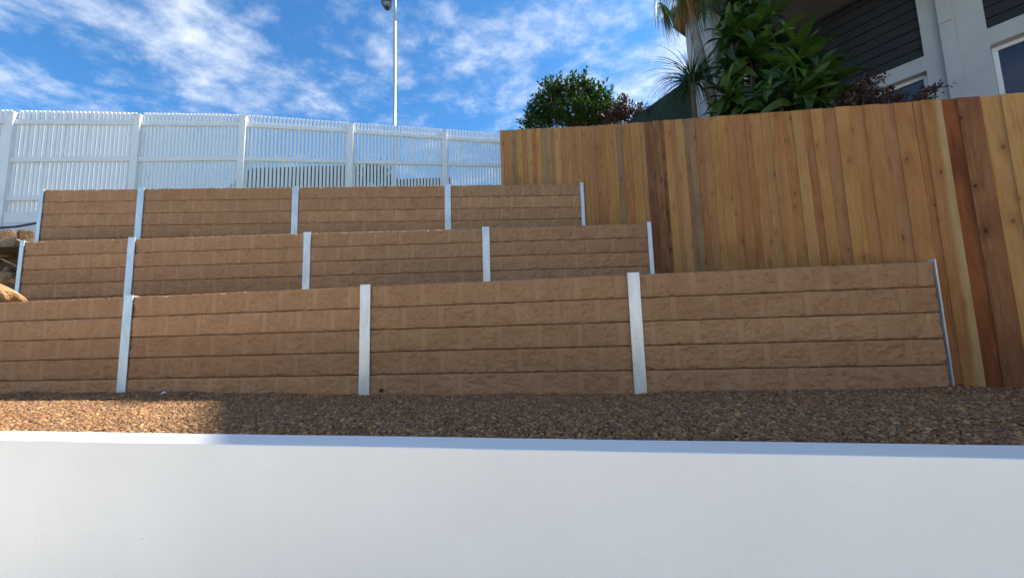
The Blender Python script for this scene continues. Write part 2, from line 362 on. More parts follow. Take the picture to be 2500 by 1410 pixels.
# ------------------------------------------------------------------ ground
def sheet(name, pts, mat):
    o = link(name, mesh(name, pts, [tuple(range(len(pts)))], mat)); tag(o, kind='structure'); return o
sheet('ground', [(-600, -600, -0.05), (600, -600, -0.05), (600, 600, -0.05), (-600, 600, -0.05)], M_TURF)
sheet('patio', [(-14, -16, 0), (12, -16, 0), (12, wall_out(12) + .02, 0), (-14, wall_out(-14) + .02, 0)], M_PAVE)
def terrace(name, front, back, z, mat=M_SOIL):
    xl = -12.0
    def ft(t): return lambda X: t['y0'] + t['k'] * X + 0.05
    fr = front; pts = []
    # right edge follows the timber fence
    def meet(fn):
        X = 3.0
        for _ in range(60): X = fence_x(fn(X)) - 0.02
        return X
    xr0, xr1 = meet(front), meet(back)
    return sheet(name, [(xl, front(xl), z), (xr0, front(xr0), z), (xr1, back(xr1), z), (xl, back(xl), z)], mat)
def tl(i, off): t = TIERS[i]; return lambda X: t['y0'] + t['k'] * X + off
terrace('terrace_soil', tl(0, 0.068), tl(1, 0.068), TIERS[0]['z'] - 0.05)
terrace('terrace_soil', tl(1, 0.068), tl(2, 0.068), TIERS[1]['z'] - 0.05)
sheet('upper_ground', [(-300, 7.45, TIERS[2]['z'] - .06), (-9.6, 7.45, TIERS[2]['z'] - .06), (-7.42, 7.92, TIERS[2]['z'] - .06), (-7.40, 5.97, TIERS[2]['z'] - 0.06), (1.25, 6.38, TIERS[2]['z'] - .06), (-0.10, 7.1, TIERS[2]['z'] - .06),
      (3.0, 10.5, TIERS[2]['z'] - .06), (300, 60, TIERS[2]['z'] - .06), (300, 500, TIERS[2]['z'] - .06), (-300, 500, TIERS[2]['z'] - .06)], M_TURF)
# neighbour's garden climbing beside the fence
def garden_z(Y): return EYE + 1.55 + 0.505 * (Y - 2.55) - 1.95
gv = []; gf = []
ys = [-6.0, -1.25, 1.0, 3.02, 5.27, 6.31, 7.02, 9.0, 12.0]
for Y in ys:
    fx = fence_x(Y) if Y <= 7.02 else -0.1 + (Y - 7.02) * 0.4
    zq = max(0.0, min(garden_z(Y), TIERS[2]['z'] + 0.3))
    gv += [(fx + 0.06, Y, zq), (40.0, Y, zq)]
for i in range(len(ys) - 1): gf.append((2 * i, 2 * i + 1, 2 * i + 3, 2 * i + 2))
tag(link('garden_ground', mesh('garden_ground', gv, gf, M_SOIL)), kind='structure')

# unseen house added behind the camera; its sunlit wall bounces light onto the slope
M_BOUNCE = m_plain('warm_white_render', (0.80, 0.76, 0.70), 0.8, 0.25, 0.04, 2.0)
ow = empty('bounce_dwelling', (-1.5, -4.6, 0)); tag(ow, 'cream rendered dwelling added out of view to bounce sunlight onto the retaining walls', 'house')
MB().box(-9, -1.2, -5, 0, 0, 5.6).build('wall', M_BOUNCE, ow); MB().box(1.2, 6.5, -5, 0, 0, 5.6).build('wall', M_BOUNCE, ow); MB().box(-1.2, 1.2, -5, 0, 2.2, 5.6).build('wall', M_BOUNCE, ow)
MB().box(-1.198, 1.198, -.16, -.10, 0.002, 2.198).build('sliding_door', m_plain('door_glass', (0.03, 0.035, 0.04), 0.08, 0.6), ow)
MB().box(-9.4, 6.9, -5.4, .45, 5.603, 5.75).build('roof', m_plain('bounce_dwelling_roof', (0.3, 0.3, 0.3)), ow)

# gravel bed
XL, XR = -8.0, 5.2
def fence_line_x(Y): return fence_x(Y) - 0.02
GX_ = [-5.2, -3.76, -1.33, 1.02, 3.3, 4.0]; GZ_ = [-.450, -.450, -.503, -.531, -.495, -.49]
def bed_za(X, Y):
    yb = TIERS[0]['y0'] + TIERS[0]['k'] * X; yf = wall_in(X); t = np.clip((Y - yf) / (yb - yf), 0, 1)
    zb = EYE + np.interp(X, GX_, GZ_); zf = CAPZ - 0.018
    return zf + (zb - zf) * (t ** 1.6) - 0.012 + (fbm(X * 2.3, Y * 1.2, 21, 3) - .5) * .05 * t ** 3
def bed_z(X, Y): return float(bed_za(np.array([float(X)]), np.array([float(Y)]))[0])
bx = np.linspace(XL, XR, 60); v = []; f = []
for i, X in enumerate(bx):
    for j in range(9):
        y0_, y1_ = wall_in(X) - 0.02, TIERS[0]['y0'] + TIERS[0]['k'] * X + 0.05
        Y = y0_ + (y1_ - y0_) * j / 8; v.append((X, Y, bed_z(X, Y) - 0.006))
for i in range(59):
    for j in range(8): f.append((i * 9 + j, (i + 1) * 9 + j, (i + 1) * 9 + j + 1, i * 9 + j + 1))
tag(link('gravel_bed', mesh('gravel_bed', v, f, M_BED, True)), kind='structure')
# loose stones on it
iv, if_ = ico()
PAL = np.array([1.10, .93, .73]) * np.array([(.20, .125, .075), (.26, .165, .095), (.34, .225, .13), (.42, .29, .17), (.15, .095, .065), (.17, .14, .12), (.24, .13, .08), (.30, .25, .19), (.10, .068, .05)])
PW = np.array([.2, .2, .15, .08, .13, .07, .1, .04, .03]); PW /= PW.sum()
pos = []
step = 0.0145
X = XL
while X < XR:
    yf, yb = wall_in(X) + 0.004, TIERS[0]['y0'] + TIERS[0]['k'] * X - 0.004
    n = int((yb - yf) / step)
    Y = yf + (np.arange(n) + RNG.random(n)) * step
    xx = X + RNG.random(n) * step
    for a_, b_ in zip(xx, Y):
        if abs(a_) > 1.42 * b_ + 1.1: continue
        if a_ > fence_line_x(b_): continue
        pos.append((a_, b_))
    X += step
pos = np.array(pos); N = len(pos)
sz = (0.0052 + 0.0072 * RNG.random(N) ** 1.7) * np.where(RNG.random(N) < 0.04, 1.5, 1.0)
heap = 0.010 * fbm(pos[:, 0] * 4, pos[:, 1] * 4, 5, 3)
zb = bed_za(pos[:, 0], pos[:, 1]) + heap + RNG.random(N) * 0.007
# piled up a little against the sleepers at the fence end
ang = RNG.random((N, 3)) * 6.283
def rotm(a):
    c, s = np.cos(a), np.sin(a); O = np.zeros(len(a)); I = np.ones(len(a))
    rz = np.stack([c[:, 0], -s[:, 0], O, s[:, 0], c[:, 0], O, O, O, I], 1).reshape(-1, 3, 3)
    t = (a[:, 1] / 6.283 - .5) * 0.9; c1, s1 = np.cos(t), np.sin(t)
    rx = np.stack([I, O, O, O, c1, -s1, O, s1, c1], 1).reshape(-1, 3, 3)
    return rz @ rx
scl = np.stack([sz * (0.9 + 0.7 * RNG.random(N)), sz * (0.8 + 0.4 * RNG.random(N)), sz * (0.55 + 0.35 * RNG.random(N))], 1)
loc = iv[None] * (0.82 + 0.36 * RNG.random((N, len(iv), 1))) * scl[:, None, :]
V = np.einsum('nij,nkj->nki', rotm(ang), loc) + np.concatenate([pos, zb[:, None]], 1)[:, None, :]
FI = (if_[None] + (np.arange(N) * len(iv))[:, None, None]).reshape(-1, 3)
cc = PAL[RNG.choice(len(PAL), N, p=PW)] * (0.8 + 0.4 * RNG.random((N, 1)))
me = fast_mesh('gravel', V.reshape(-1, 3), FI, M_GRAVEL, False, np.repeat(cc, len(iv), 0))
tag(link('gravel', me), 'loose brown crushed gravel between white wall and lowest sleeper wall', 'gravel', kind='stuff')
print('stones', N)

# ------------------------------------------------------------------ low white rendered wall
w = empty('rendered_wall', (0, 1.7, 0)); tag(w, 'low smooth white rendered wall along the front of the gravel', 'wall')
xs = np.linspace(-9, 7.5, 240); v = []; f = []
prof = 8
for i, X in enumerate(xs):
    e = (fbm(np.array([X * 3.0]), np.array([0.3]), 3, 4)[0] - .5) * 0.011; e2 = (fbm(np.array([X * 2.2]), np.array([9.3]), 8, 4)[0] - .5) * 0.007
    yi, yo = wall_in(X) + e2, wall_out(X) + e; zt = CAPZ + (fbm(np.array([X * 1.5]), np.array([4.3]), 2, 3)[0] - .5) * 0.006
    r = 0.006
    P = [(yo, 0.0), (yo, zt - r), (yo + r * .3, zt - r * .3), (yo + r, zt), (yi - r, zt), (yi - r * .3, zt - r * .3), (yi, zt - r), (yi, 0.0)]
    v += [(X, p[0] - 1.7, p[1]) for p in P]
for i in range(len(xs) - 1):
    for j in range(7): f.append((i * 8 + j, (i + 1) * 8 + j, (i + 1) * 8 + j + 1, i * 8 + j + 1))
f.append(tuple(range(8))); f.append(tuple(range((len(xs) - 1) * 8, len(xs) * 8))[::-1])
me = mesh('wall_body', v, f, M_RENDER)
bm = bmesh.new(); bm.from_mesh(me); bmesh.ops.recalc_face_normals(bm, faces=bm.faces); bm.to_mesh(me); bm.free()
link('wall_body', me, w)

# ------------------------------------------------------------------ sleeper walls
def sleeper_mesh(L, seed, phase, top):
    """concrete sleeper 200 mm high with moulded rock-face blocks; x along, -y towards the viewer, z up from the bottom edge"""
    h = 0.1994; nx = max(12, int(L / 0.0105))
    zr = np.concatenate([[0, .003, .008], np.linspace(.016, .184, 16), [.191, .196, .1985]]) / .2 * h
    x = np.linspace(0, L, nx + 1); XX, ZZ = np.meshgrid(x, zr)
    blk = 0.343; u = (XX + phase) / blk; iu = np.floor(u); fu = (u - iu) * blk
    wj = 0.017 + 0.006 * vnoise(iu * 3.1, iu * 0 + seed, seed)
    dj = np.minimum(fu, blk - fu); inb = np.clip((dj - wj) / 0.012, 0, 1); inb = inb * inb * (3 - 2 * inb)
    wx = XX + 0.02 * fbm(XX * 22, ZZ * 22, seed + 40, 2); wz = ZZ + 0.02 * fbm(XX * 22 + 9, ZZ * 22, seed + 41, 2)
    r1 = fbm(wx * 13, wz * 20, seed, 4, 0.55); r2 = 1 - np.abs(2 * fbm(wx * 11 + 5, wz * 17 + 3, seed + 90, 3) - 1)
    r3 = fbm(wx * 42, wz * 50, seed + 11, 3, 0.6)
    rock = (r1 - 0.48) * 0.028 + (r3 - 0.5) * 0.011 - np.clip(r2 - 0.84, 0, 1) * 0.075
    d = inb * (0.002 + rock) + (1 - inb) * (-0.0008 + 0.001 * fbm(XX * 40, ZZ * 40, seed + 7, 2))
    edge = np.minimum(ZZ, h - ZZ); er = np.clip(1 - edge / 0.013, 0, 1) ** 2 * 0.010
    chip = np.clip(fbm(XX * 30, ZZ * 30 + 3, seed + 60, 3) - 0.48, 0, 1) * 0.032 * np.clip(1 - edge / 0.022, 0, 1)
    YY = -(np.clip(d, -0.016, 0.0085) - er - chip * inb)
    ZZ = ZZ.copy(); ZZ[-1] -= 0.004 * fbm(x * 25, x * 0 + 2, seed + 33, 3) * 1.2
    nr = len(zr); V = np.stack([XX, YY, ZZ], -1).reshape(-1, 3)
    i = np.arange(nr - 1)[:, None] * (nx + 1) + np.arange(nx)[None]
    Fq = np.stack([i, i + 1, i + nx + 2, i + nx + 1], -1).reshape(-1, 4)
    t0 = (nr - 1) * (nx + 1); b = len(V)
    Tb = np.stack([x, x * 0 + .075, x * 0 + h - .0003], -1); Bb = np.stack([x, x * 0 + .075, x * 0], -1)
    V = np.concatenate([V, Tb, Bb]); c = b + nx + 1
    j = np.arange(nx)
    top_q = np.stack([t0 + j, t0 + j + 1, b + j + 1, b + j], -1); bot_q = np.stack([c + j, c + j + 1, j + 1, j], -1); back_q = np.stack([b + j, b + j + 1, c + j + 1, c + j], -1)
    me = bpy.data.meshes.new('sleeper')
    faces = [tuple(q) for q in np.concatenate([Fq, top_q, bot_q, back_q]).tolist()]
    faces.append(tuple(range(0, t0 + 1, nx + 1))[::-1] + (c, b)); faces.append(tuple(range(nx, t0 + nx + 1, nx + 1)) + (b + nx, c + nx))
    me.from_pydata(V.tolist(), [], faces); me.update()
    at_ = me.attributes.new('blk', 'FLOAT', 'POINT'); bv = np.zeros(len(V), np.float32); bv[:inb.size] = inb.ravel(); at_.data.foreach_set('value', bv)
    sm = np.zeros(len(faces), bool); sm[:len(Fq)] = True; me.polygons.foreach_set('use_smooth', sm)
    me.materials.append(M_SLEEPER); return me
LBL = ['lowest brown rock-face concrete sleeper retaining wall, standing on the gravel',
       'middle brown concrete sleeper retaining wall, between the lowest and the topmost tier',
       'topmost brown concrete sleeper retaining wall, below the white picket fence']
for ti, t in enumerate(TIERS):
    k = t['k']; dirv = Vector((1, k, 0)).normalized(); rz = math.atan2(dirv.y, dirv.x)
    root = empty('retaining_wall', (t['xs'][0], t['y0'] + k * t['xs'][0], t['z'] - 0.2 * t['n']), rz)
    tag(root, LBL[ti], 'retaining wall', 'stepped sleeper retaining walls')
    s = [(x - t['xs'][0]) * math.sqrt(1 + k * k) for x in t['xs']]
    Hh = 0.2 * t['n']
    for bi in range(len(s) - 1):
        for ci in range(t['n']):
            z0 = Hh - 0.2 * (ci + 1)
            L = s[bi + 1] - s[bi] - 0.012
            me = sleeper_mesh(L, ti * 100 + bi * 10 + ci, (ci % 2) * 0.17 + bi * 0.05 + random.random() * .02, ci == 0)
            o = link('sleeper', me, root); o.location = (s[bi] + 0.006, random.uniform(-.0012, .0012), z0)
            o.rotation_euler = (random.uniform(-.004, .004), 0, 0)
    for pi, sx in enumerate(s):
        m = MB(); zb_, zt_ = -0.35, Hh + 0.012
        if ti == 0 and pi == 0: zt_ = Hh + .012
        end = pi in (0, len(s) - 1)
        if not end:
            m.box(sx - .049, sx + .049, -.0185, -.0115, zb_, zt_); m.box(sx - .049, sx + .049, .080, .087, zb_, zt_ - .04); m.box(sx - .003, sx + .003, -.0115, .080, zb_, zt_ - .002)
        else:
            sg = 1 if pi == 0 else -1
            wv = .050 if (ti or pi == 0) else .004
            e0 = sx - sg * .004
            xa, xb = sorted((e0, e0 + sg * wv)); m.box(xa, xb, -.0185, -.0115, zb_, zt_); m.box(xa, xb, .080, .087, zb_, zt_)
            xa, xb = sorted((e0, e0 - sg * .006)); m.box(xa, xb, -.0185, .087, zb_, zt_)
        m.build('steel_post', M_GALV, root)

# ------------------------------------------------------------------ timber paling fence
tfr = empty('timber_fence', (TF[1][0], TF[1][1], 1.0)); tag(tfr, 'tall raked timber paling fence, honey and red-brown boards', 'fence')
INV = Vector((TF[1][0], TF[1][1], 1.0))
def top_z(Y): return EYE + 1.55 + 0.508 * (Y - 2.547)
def px_of(P):
    d = Vector(P) - Vector((0, 0, EYE)); return 1250 + F_PX * d.dot(RT) / d.dot(FW)
def paling_class(px):
    for a_, b_, c_ in [(1576, 1628, 'dark'), (1630, 1650, 'pale'), (1650, 1658, 'honey'), (1658, 1672, 'tan'), (1673, 1694, 'grey'), (1250, 1262, 'grey'), (1318, 1345, 'grey'), (1506, 1518, 'grey'),
                       (2254, 2296, 'sap'), (2296, 2342, 'red'), (2342, 2386, 'dark'), (2386, 2560, 'pale')]:
        if a_ <= px < b_: return c_
    return random.choices(['honey', 'tan', 'pale', 'honey'], [4.5, 4, .5 if px < 1560 else .04, 1])[0]
segs = [(Vector(TF[i] + (0,)), Vector(TF[i + 1] + (0,))) for i in range(len(TF) - 1)]
cnt = 0
for si, (A, B) in enumerate(segs):
    d = (B - A); Ls = d.length; d.normalize(); nrm = Vector((-d.y, d.x, 0))     # left of travel (near->far) faces the yard
    if nrm.x > 0: nrm = -nrm
    s = 0.0
    if si == 0: s = Ls - 2.6
    while s < Ls - 0.02:
        wd = random.choice([.098, .1, .1, .095, .075, .082]); 
        if Ls - s < wd + .03: wd = Ls - s
        mid = A + d * (s + wd / 2)
        try: px = px_of((mid.x, mid.y, top_z(mid.y))) if mid.y > 0.3 else 3000
        except ZeroDivisionError: px = 3000
        cls = paling_class(px)
        th = .016; over = .010
        zt = top_z(mid.y) ; 
        gz = garden_z(mid.y) - .1
        t0z = TIERS[0]['z']
        yw = [tt['y0'] + tt['k'] * mid.x for tt in TIERS]
        if mid.y < yw[0] + .16: zb_ = Z_GRAV(min(mid.x, 4)) + 0.004 + random.uniform(0, .012)
        elif mid.y < yw[1] + .16: zb_ = TIERS[0]['z'] - .12
        elif mid.y < yw[2] + .16: zb_ = TIERS[1]['z'] - .12
        else: zb_ = TIERS[2]['z'] + random.choice([-.05, -.05, -.02, .004])
        hw = wd / 2 + over / 2; Hb = zt - zb_
        # top cut follows the rake: z = slope * local x (x grows towards the far end)
        sl_ = 0.508 * d.y
        hz = [-hw * sl_, hw * sl_]
        # local y<0 faces the yard
        x0, x1 = -hw, hw; b = .0015
        v = [(x0, -th / 2, 0), (x1, -th / 2, 0), (x1, th / 2, 0), (x0, th / 2, 0), (x0, -th / 2, Hb + hz[0]), (x1, -th / 2, Hb + hz[1]), (x1, th / 2, Hb + hz[1]), (x0, th / 2, Hb + hz[0])]
        me = mesh('paling', v, BOXF, M_PAL[cls])
        bm = bmesh.new(); bm.from_mesh(me); bmesh.ops.recalc_face_normals(bm, faces=bm.faces)
        bmesh.ops.bevel(bm, geom=[e for e in bm.edges if abs(e.verts[0].co.z - e.verts[1].co.z) > .5], offset=.002, segments=1, affect='EDGES'); bm.to_mesh(me); bm.free()
        o = link('paling', me, tfr)
        # d must be local +x, yard side local -y ; if d x z gives wrong side flip handled by rotation
        ang_ = math.atan2(d.y, d.x)
        ly = Vector((-math.sin(ang_), math.cos(ang_), 0))
        flip = ly.dot(nrm) > 0           # local +y faces the yard: fine, board is symmetric
        off = random.uniform(-.002, .002) + (0.0065 if cnt % 2 else -0.0065)
        P = mid + nrm * off; o.location = (P.x - INV.x, P.y - INV.y, zb_ - INV.z)
        o.rotation_euler = (0, random.uniform(-.003, .003), ang_ + random.uniform(-.02, .02) + .035)
        cnt += 1; s += wd
    # rails on the neighbour's side
    for frac in (.35, 1.0, 1.65):
        m = MB(); zA, zB = top_z(A.y) - frac, top_z(B.y) - frac
        a0 = A - nrm * .035; b0 = B - nrm * .035; a1 = A - nrm * .075; b1 = B - nrm * .075
        if si == 0: a0 = B - d * 2.6 - nrm * .035; a1 = B - d * 2.6 - nrm * .075; zA = top_z(a0.y) - frac
        m.add([(p.x - INV.x, p.y - INV.y, z_ + dz - INV.z) for (p, z_) in ((a0, zA), (b0, zB), (b1, zB), (a1, zA)) for dz in (0,)] +
              [(p.x - INV.x, p.y - INV.y, z_ + .07 - INV.z) for (p, z_) in ((a0, zA), (b0, zB), (b1, zB), (a1, zA))], BOXF)
        m.build('fence_rail', M_PAL['tan'], tfr)

# ------------------------------------------------------------------ white picket fence
wf = empty('picket_fence', (-6.2, 8.13, TIERS[2]['z'])); WO = Vector((-6.2, 8.13, TIERS[2]['z']))
tag(wf, 'white vinyl picket fence with square capped posts and three rails', 'fence')
# px x of post centre, post top, top rail, mid rail, picket top, depth
WP = [(-315, 271, 295.5, 390.5, 262, 7.08), (20, 276, 298, 390.5, 267, 7.40), (331, 281.5, 301, 389, 273.5, 7.74), (590, 284.5, 304, 387.5, 277.7, 8.15),
      (855, 304, 320, 394.5, 298, 8.85), (1085, 321, 336.5, 399.7, 314, 9.50), (1290, 338, 350, 406, 330, 10.1)]
posts = []
for (x, yt, yr, ym, yp, Y) in WP:
    xr = x - (390 - yr) * 0.0; sx = 0.11 - 0.000105 * max(x, 0)
    P = at_y(x, 390, Y)
    posts.append(dict(x=P.x, y=Y, zt=at_y(x + (yt - 390) * -sx * 0, yt, Y).z, zr=at_y(x, yr, Y).z, zm=at_y(x, ym, Y).z, zp=at_y(x, yp, Y).z))
for i, q in enumerate(posts):
    q['z3'] = q['zm'] - (q['zr'] - q['zm']); q['zb'] = q['z3'] - 0.25
    j0, j1 = max(0, i - 1), min(len(posts) - 1, i + 1)
    ang_ = math.atan2(posts[j1]['y'] - posts[j0]['y'], posts[j1]['x'] - posts[j0]['x'])
    m = MB(); hh = .0635; zg = TIERS[2]['z'] - .3; m.box(-hh, hh, -hh, hh, 0, q['zt'] - zg - .02)
    po = m.build('fence_post', M_VINYL, wf, bevel=.004); po.location = (q['x'] - WO.x, q['y'] - WO.y, zg - WO.z); po.rotation_euler = (0, 0, ang_)
    m = MB(); m.add([(-.072, -.072, 0), (.072, -.072, 0), (.072, .072, 0), (-.072, .072, 0), (-.072, -.072, .018), (.072, -.072, .018), (.072, .072, .018), (-.072, .072, .018), (0, 0, .034)],
                    BOXF[:1] + BOXF[2:] + [(4, 5, 8), (5, 6, 8), (6, 7, 8), (7, 4, 8)])
    c_ = m.build('post_cap', M_VINYL, po); c_.location = (0, 0, q['zt'] - zg - .02)
for i in range(len(posts) - 1):
    a_, b_ = posts[i], posts[i + 1]
    A = Vector((a_['x'], a_['y'], 0)); B = Vector((b_['x'], b_['y'], 0)); d = B - A; L = d.length; d.normalize(); ang_ = math.atan2(d.y, d.x)
    nrm = Vector((d.y, -d.x, 0))
    for key in ('zr', 'zm', 'z3'):
        za, zb_ = a_[key], b_[key]; m = MB(); hh = .048; y0_, y1_ = -.026, .018
        p0, p1 = .05, L - .05
        m.add([(p0, y0_, -hh), (p1, y0_, zb_ - za - hh), (p1, y1_, zb_ - za - hh), (p0, y1_, -hh), (p0, y0_, hh), (p1, y0_, zb_ - za + hh), (p1, y1_, zb_ - za + hh), (p0, y1_, hh)], BOXF)
        o = m.build('fence_rail', M_VINYL, wf, bevel=.003); o.location = (A.x - WO.x, A.y - WO.y, za - WO.z); o.rotation_euler = (0, 0, ang_)
    # pickets behind the rails: one mesh shared within the panel
    n = 27; pit = (L - .10) / n; hp = pit * .325
    Hp = (a_['zp'] - a_['zb'])
    m = MB(); m.box(-hp, hp, .0, .036, 0, Hp)
    me = mesh('picket', m.v, m.f, M_VINYL); bm = bmesh.new(); bm.from_mesh(me); bmesh.ops.recalc_face_normals(bm, faces=bm.faces)
    bmesh.ops.bevel(bm, geom=bm.edges[:], offset=.003, segments=1, affect='EDGES'); bm.to_mesh(me); bm.free()
    for q in range(n):
        s = .05 + pit * (q + .5); t_ = s / L
        o = link('picket', me, wf); P = A + d * s
        zt = a_['zp'] + (b_['zp'] - a_['zp']) * t_
        o.location = (P.x - WO.x - nrm.x * .018, P.y - WO.y - nrm.y * .018, zt - Hp - WO.z + random.uniform(-.002, .002))
        o.rotation_euler = (0, random.uniform(-.0015, .0015), ang_ + random.uniform(-.01, .01))
    # plinth boards closing the foot of the fence
    for pj, (dz0, dz1) in enumerate(((-.245, -.02), (-.47, -.252))):
        m = MB(); za, zb_ = a_['zb'], b_['zb']
        m.add([(.05, -.02, dz0), (L - .05, -.02, zb_ - za + dz0), (L - .05, .02, zb_ - za + dz0), (.05, .02, dz0), (.05, -.02, dz1), (L - .05, -.02, zb_ - za + dz1), (L - .05, .02, zb_ - za + dz1), (.05, .02, dz1)], BOXF)
        o = m.build('plinth_board', M_VINYL, wf, bevel=.003); o.location = (A.x - WO.x, A.y - WO.y, za - WO.z); o.rotation_euler = (0, 0, ang_)

# ------------------------------------------------------------------ light pole
PY = 15.0; pb = at_y(962, 470, PY); ptp = at_y(963, -40, PY)
lp = empty('light_pole', (pb.x, pb.y, TIERS[2]['z'] - .06)); tag(lp, 'slim galvanised floodlight pole standing behind the white picket fence', 'light pole')
h_top = ptp.z - (TIERS[2]['z'] - .06)
joint = at_y(963, 53, PY).z - (TIERS[2]['z'] - .06)
MB().tube([(0, 0, 0), (0, 0, joint)], [.068, .062], 16).build('pole', M_STEELP, lp, True)
MB().tube([(0, 0, joint), (0, 0, h_top)], [.054, .050], 16).build('pole', M_STEELP, lp, True)
MB().tube([(0, 0, h_top - .1), (-.50, -.05, h_top - .1)], .035, 10).build('arm', M_STEELP, lp, True)
fl = at_y(945, 17, PY); fx_, fz_ = fl.x - pb.x, fl.z - (TIERS[2]['z'] - .06)
hd = MB()
# tapered housing: wide aperture facing down towards the viewer
pts_f = [(-.20, .26), (.20, .26), (.22, .05), (.14, -.20), (.03, -.25), (-.12, -.18), (-.22, .02)]
v = [(x, -.12, z) for x, z in pts_f] + [(x * .75, .13, z * .7 + .06) for x, z in pts_f]; n = len(pts_f)
hd.add(v, [tuple(range(n)), tuple(range(n, 2 * n))[::-1]] + [(i, n + i, n + (i + 1) % n, (i + 1) % n) for i in range(n)])
ho = hd.build('lamp_head', M_LAMP, lp); ho.location = (fx_, -.05, fz_); ho.rotation_euler = (-.35, 0.08, 0)
ln = MB(); ln.add([(x * .62 + .01, -.126, z * .55 - .03) for x, z in pts_f] + [(x * .62 + .01, -.121, z * .55 - .03) for x, z in pts_f], [tuple(range(n)), tuple(range(n, 2 * n))[::-1]] + [(i, n + i, n + (i + 1) % n, (i + 1) % n) for i in range(n)])
ln.build('lens', M_LENS, ho)
MB().box(-.03, .03, -.03, .03, .15, h_top - .1 - fz_).build('bracket', M_STEELP, ho)

# ------------------------------------------------------------------ neighbour's house (frame: x away along the wall, y out towards the yard)
ud = Vector((-0.72, 1.0, 0)).normalized(); on = Vector((-ud.y, ud.x, 0))
hp0 = at_y(2320, 150, 5.3); HX, HY = hp0.x, hp0.y
HZ = 0.0
hs = empty('house', (HX, HY, HZ), math.atan2(ud.y, ud.x)); tag(hs, 'pale rendered two-storey house with dark cladding and deep eaves behind the timber fence', 'house')
def hw(px, py, out=0.0):     # pixel -> (s, z) on the wall plane pushed out by `out`
    P = on_line(px, py, HX + on.x * out, HY + on.y * out, ud.x, ud.y); q = Vector((P.x - HX, P.y - HY, 0)); return q.dot(ud), P.z
zs = hw(1900, 100)[1]                               # soffit level
clad_bot = 0.5 * (hw(2051, 223)[1] + hw(2255, 135)[1]); head = 0.5 * (hw(2116, 229)[1] + hw(2266, 170)[1])
head2 = hw(2417, 110.6)[1]; clad2_bot = hw(2410, 71)[1]
sA = hw(2250, 100)[0]; sB = hw(2404, 40)[0]        # white pier between claddings: from sB (near) to sA (far)
s_near, s_far = sB - 5.0, None
# deep eave: fascia line through (1646,55)
d_ = ray(1646, 62); tq = (zs - EYE) / d_.z; FP = Vector((d_.x * tq, d_.y * tq, zs)); q = Vector((FP.x - HX, FP.y - HY, 0)); s_far = q.dot(ud); eave = q.dot(on)
print('FP', FP); print('house soffit', zs, 'eave depth', eave, 'far end', s_far, 'sA,sB', sA, sB, 'clad', clad_bot, head)
def hb(name, mat, *b, parent=hs, bevel=0.0): return MB().box(*b).build(name, mat, parent, bevel=bevel)
T = .12
sW0, sW1 = hw(2268, 200)[0], hw(2060, 280)[0]       # window 1 (near jamb, far jamb)
sV1 = hw(2420, 150)[0]; sV0 = sV1 - 2.0             # window 2
sill = head - 1.35; sill2 = head2 - 1.6
# rendered wall pieces, butted
hb('wall_pier', M_HWHITE, sB, sA, -.30, 0, 0, zs)
sC = hw(2035, 240)[0]
hb('wall_band', M_HWHITE, sA, sC, -.30, 0, head, clad_bot); hb('lower_wall', M_HCLAD, sC, s_far - .35, -.30, 0, head, clad_bot)
hb('wall_band', M_HWHITE, s_near, sB, -.30, 0, head2, clad2_bot)
if sW0 > sA: hb('wall_pier', M_HWHITE, sA, sW0, -.30, 0, 0, head)
hb('wall_base', M_HWHITE, max(sA, sW0), sW1, -.30, 0, 0, sill); hb('lower_wall', M_HCLAD, sW1, s_far - .35, -.30, 0, 0, head)
hb('wall_pier', M_HWHITE, sV1, sB, -.30, 0, 0, head2) if sV1 < sB else None
hb('wall_base', M_HWHITE, sV0, min(sV1, sB), -.30, 0, 0, sill2); hb('wall_pier', M_HWHITE, s_near, sV0, -.30, 0, 0, head2)
# end wing wall carrying the eave
sw = s_far - .12
wing_o = eave - .14
hb('wing_column', M_HWHITE, sw - .45, sw, wing_o - .55, wing_o, 0, zs)
hb('end_wall', M_HWHITE, s_far - .35, sw, -5.5, 0, 0, zs)
hb('wall_core', M_SOFFIT, s_near, s_far - .36, -5.4, -.9, 0, zs - .01)
# cladding boards
def clad(s0, s1, z0, z1, pitch):
    z = z0
    while z < z1 - .02:
        h_ = min(pitch, z1 - z); m = MB()
        m.add([(s0, -.20, z), (s1, -.20, z), (s1, -.035, z), (s0, -.035, z), (s0, -.20, z + h_ - .008), (s1, -.20, z + h_ - .008), (s1, -.052, z + h_ - .008), (s0, -.052, z + h_ - .008)], BOXF)
        m.build('cladding_board', M_HCLAD, hs); z += pitch
clad(sA + .002, s_far - .37, clad_bot + .002, zs - .05, .165)
clad(s_near, sB - .002, clad2_bot + .002, zs - .05, .165)
hb('cladding_trim', M_HCLAD, sA, s_far - .36, -.15, -.005, zs - .045, zs - .002)
# soffit, fascia, gutter and roof
hb('soffit', M_SOFFIT, s_near, s_far, -.30, eave - .03, zs + .002, zs + .04)
hb('fascia', M_FASCIA, s_near, s_far, eave - .027, eave, zs - .03, zs + .24)
hb('fascia', M_FASCIA, s_far + .003, s_far + .03, -5.5, eave, zs - .03, zs + .24)
hb('gutter', M_FASCIA, s_near, s_far, eave + .003, eave + .12, zs + .12, zs + .235)
m = MB(); m.add([(s_near, eave + .05, zs + .25), (s_far + .08, eave + .05, zs + .25), (s_far + .08, -5.5, zs + .25), (s_near, -5.5, zs + .25), (s_near, -2.2, zs + 1.6), (s_far - 3.2, -2.2, zs + 1.6)],
               [(0, 1, 2, 3), (0, 4, 5, 1), (1, 5, 2), (2, 5, 4, 3), (3, 4, 0)]); m.build('roof', M_ROOFD, hs)
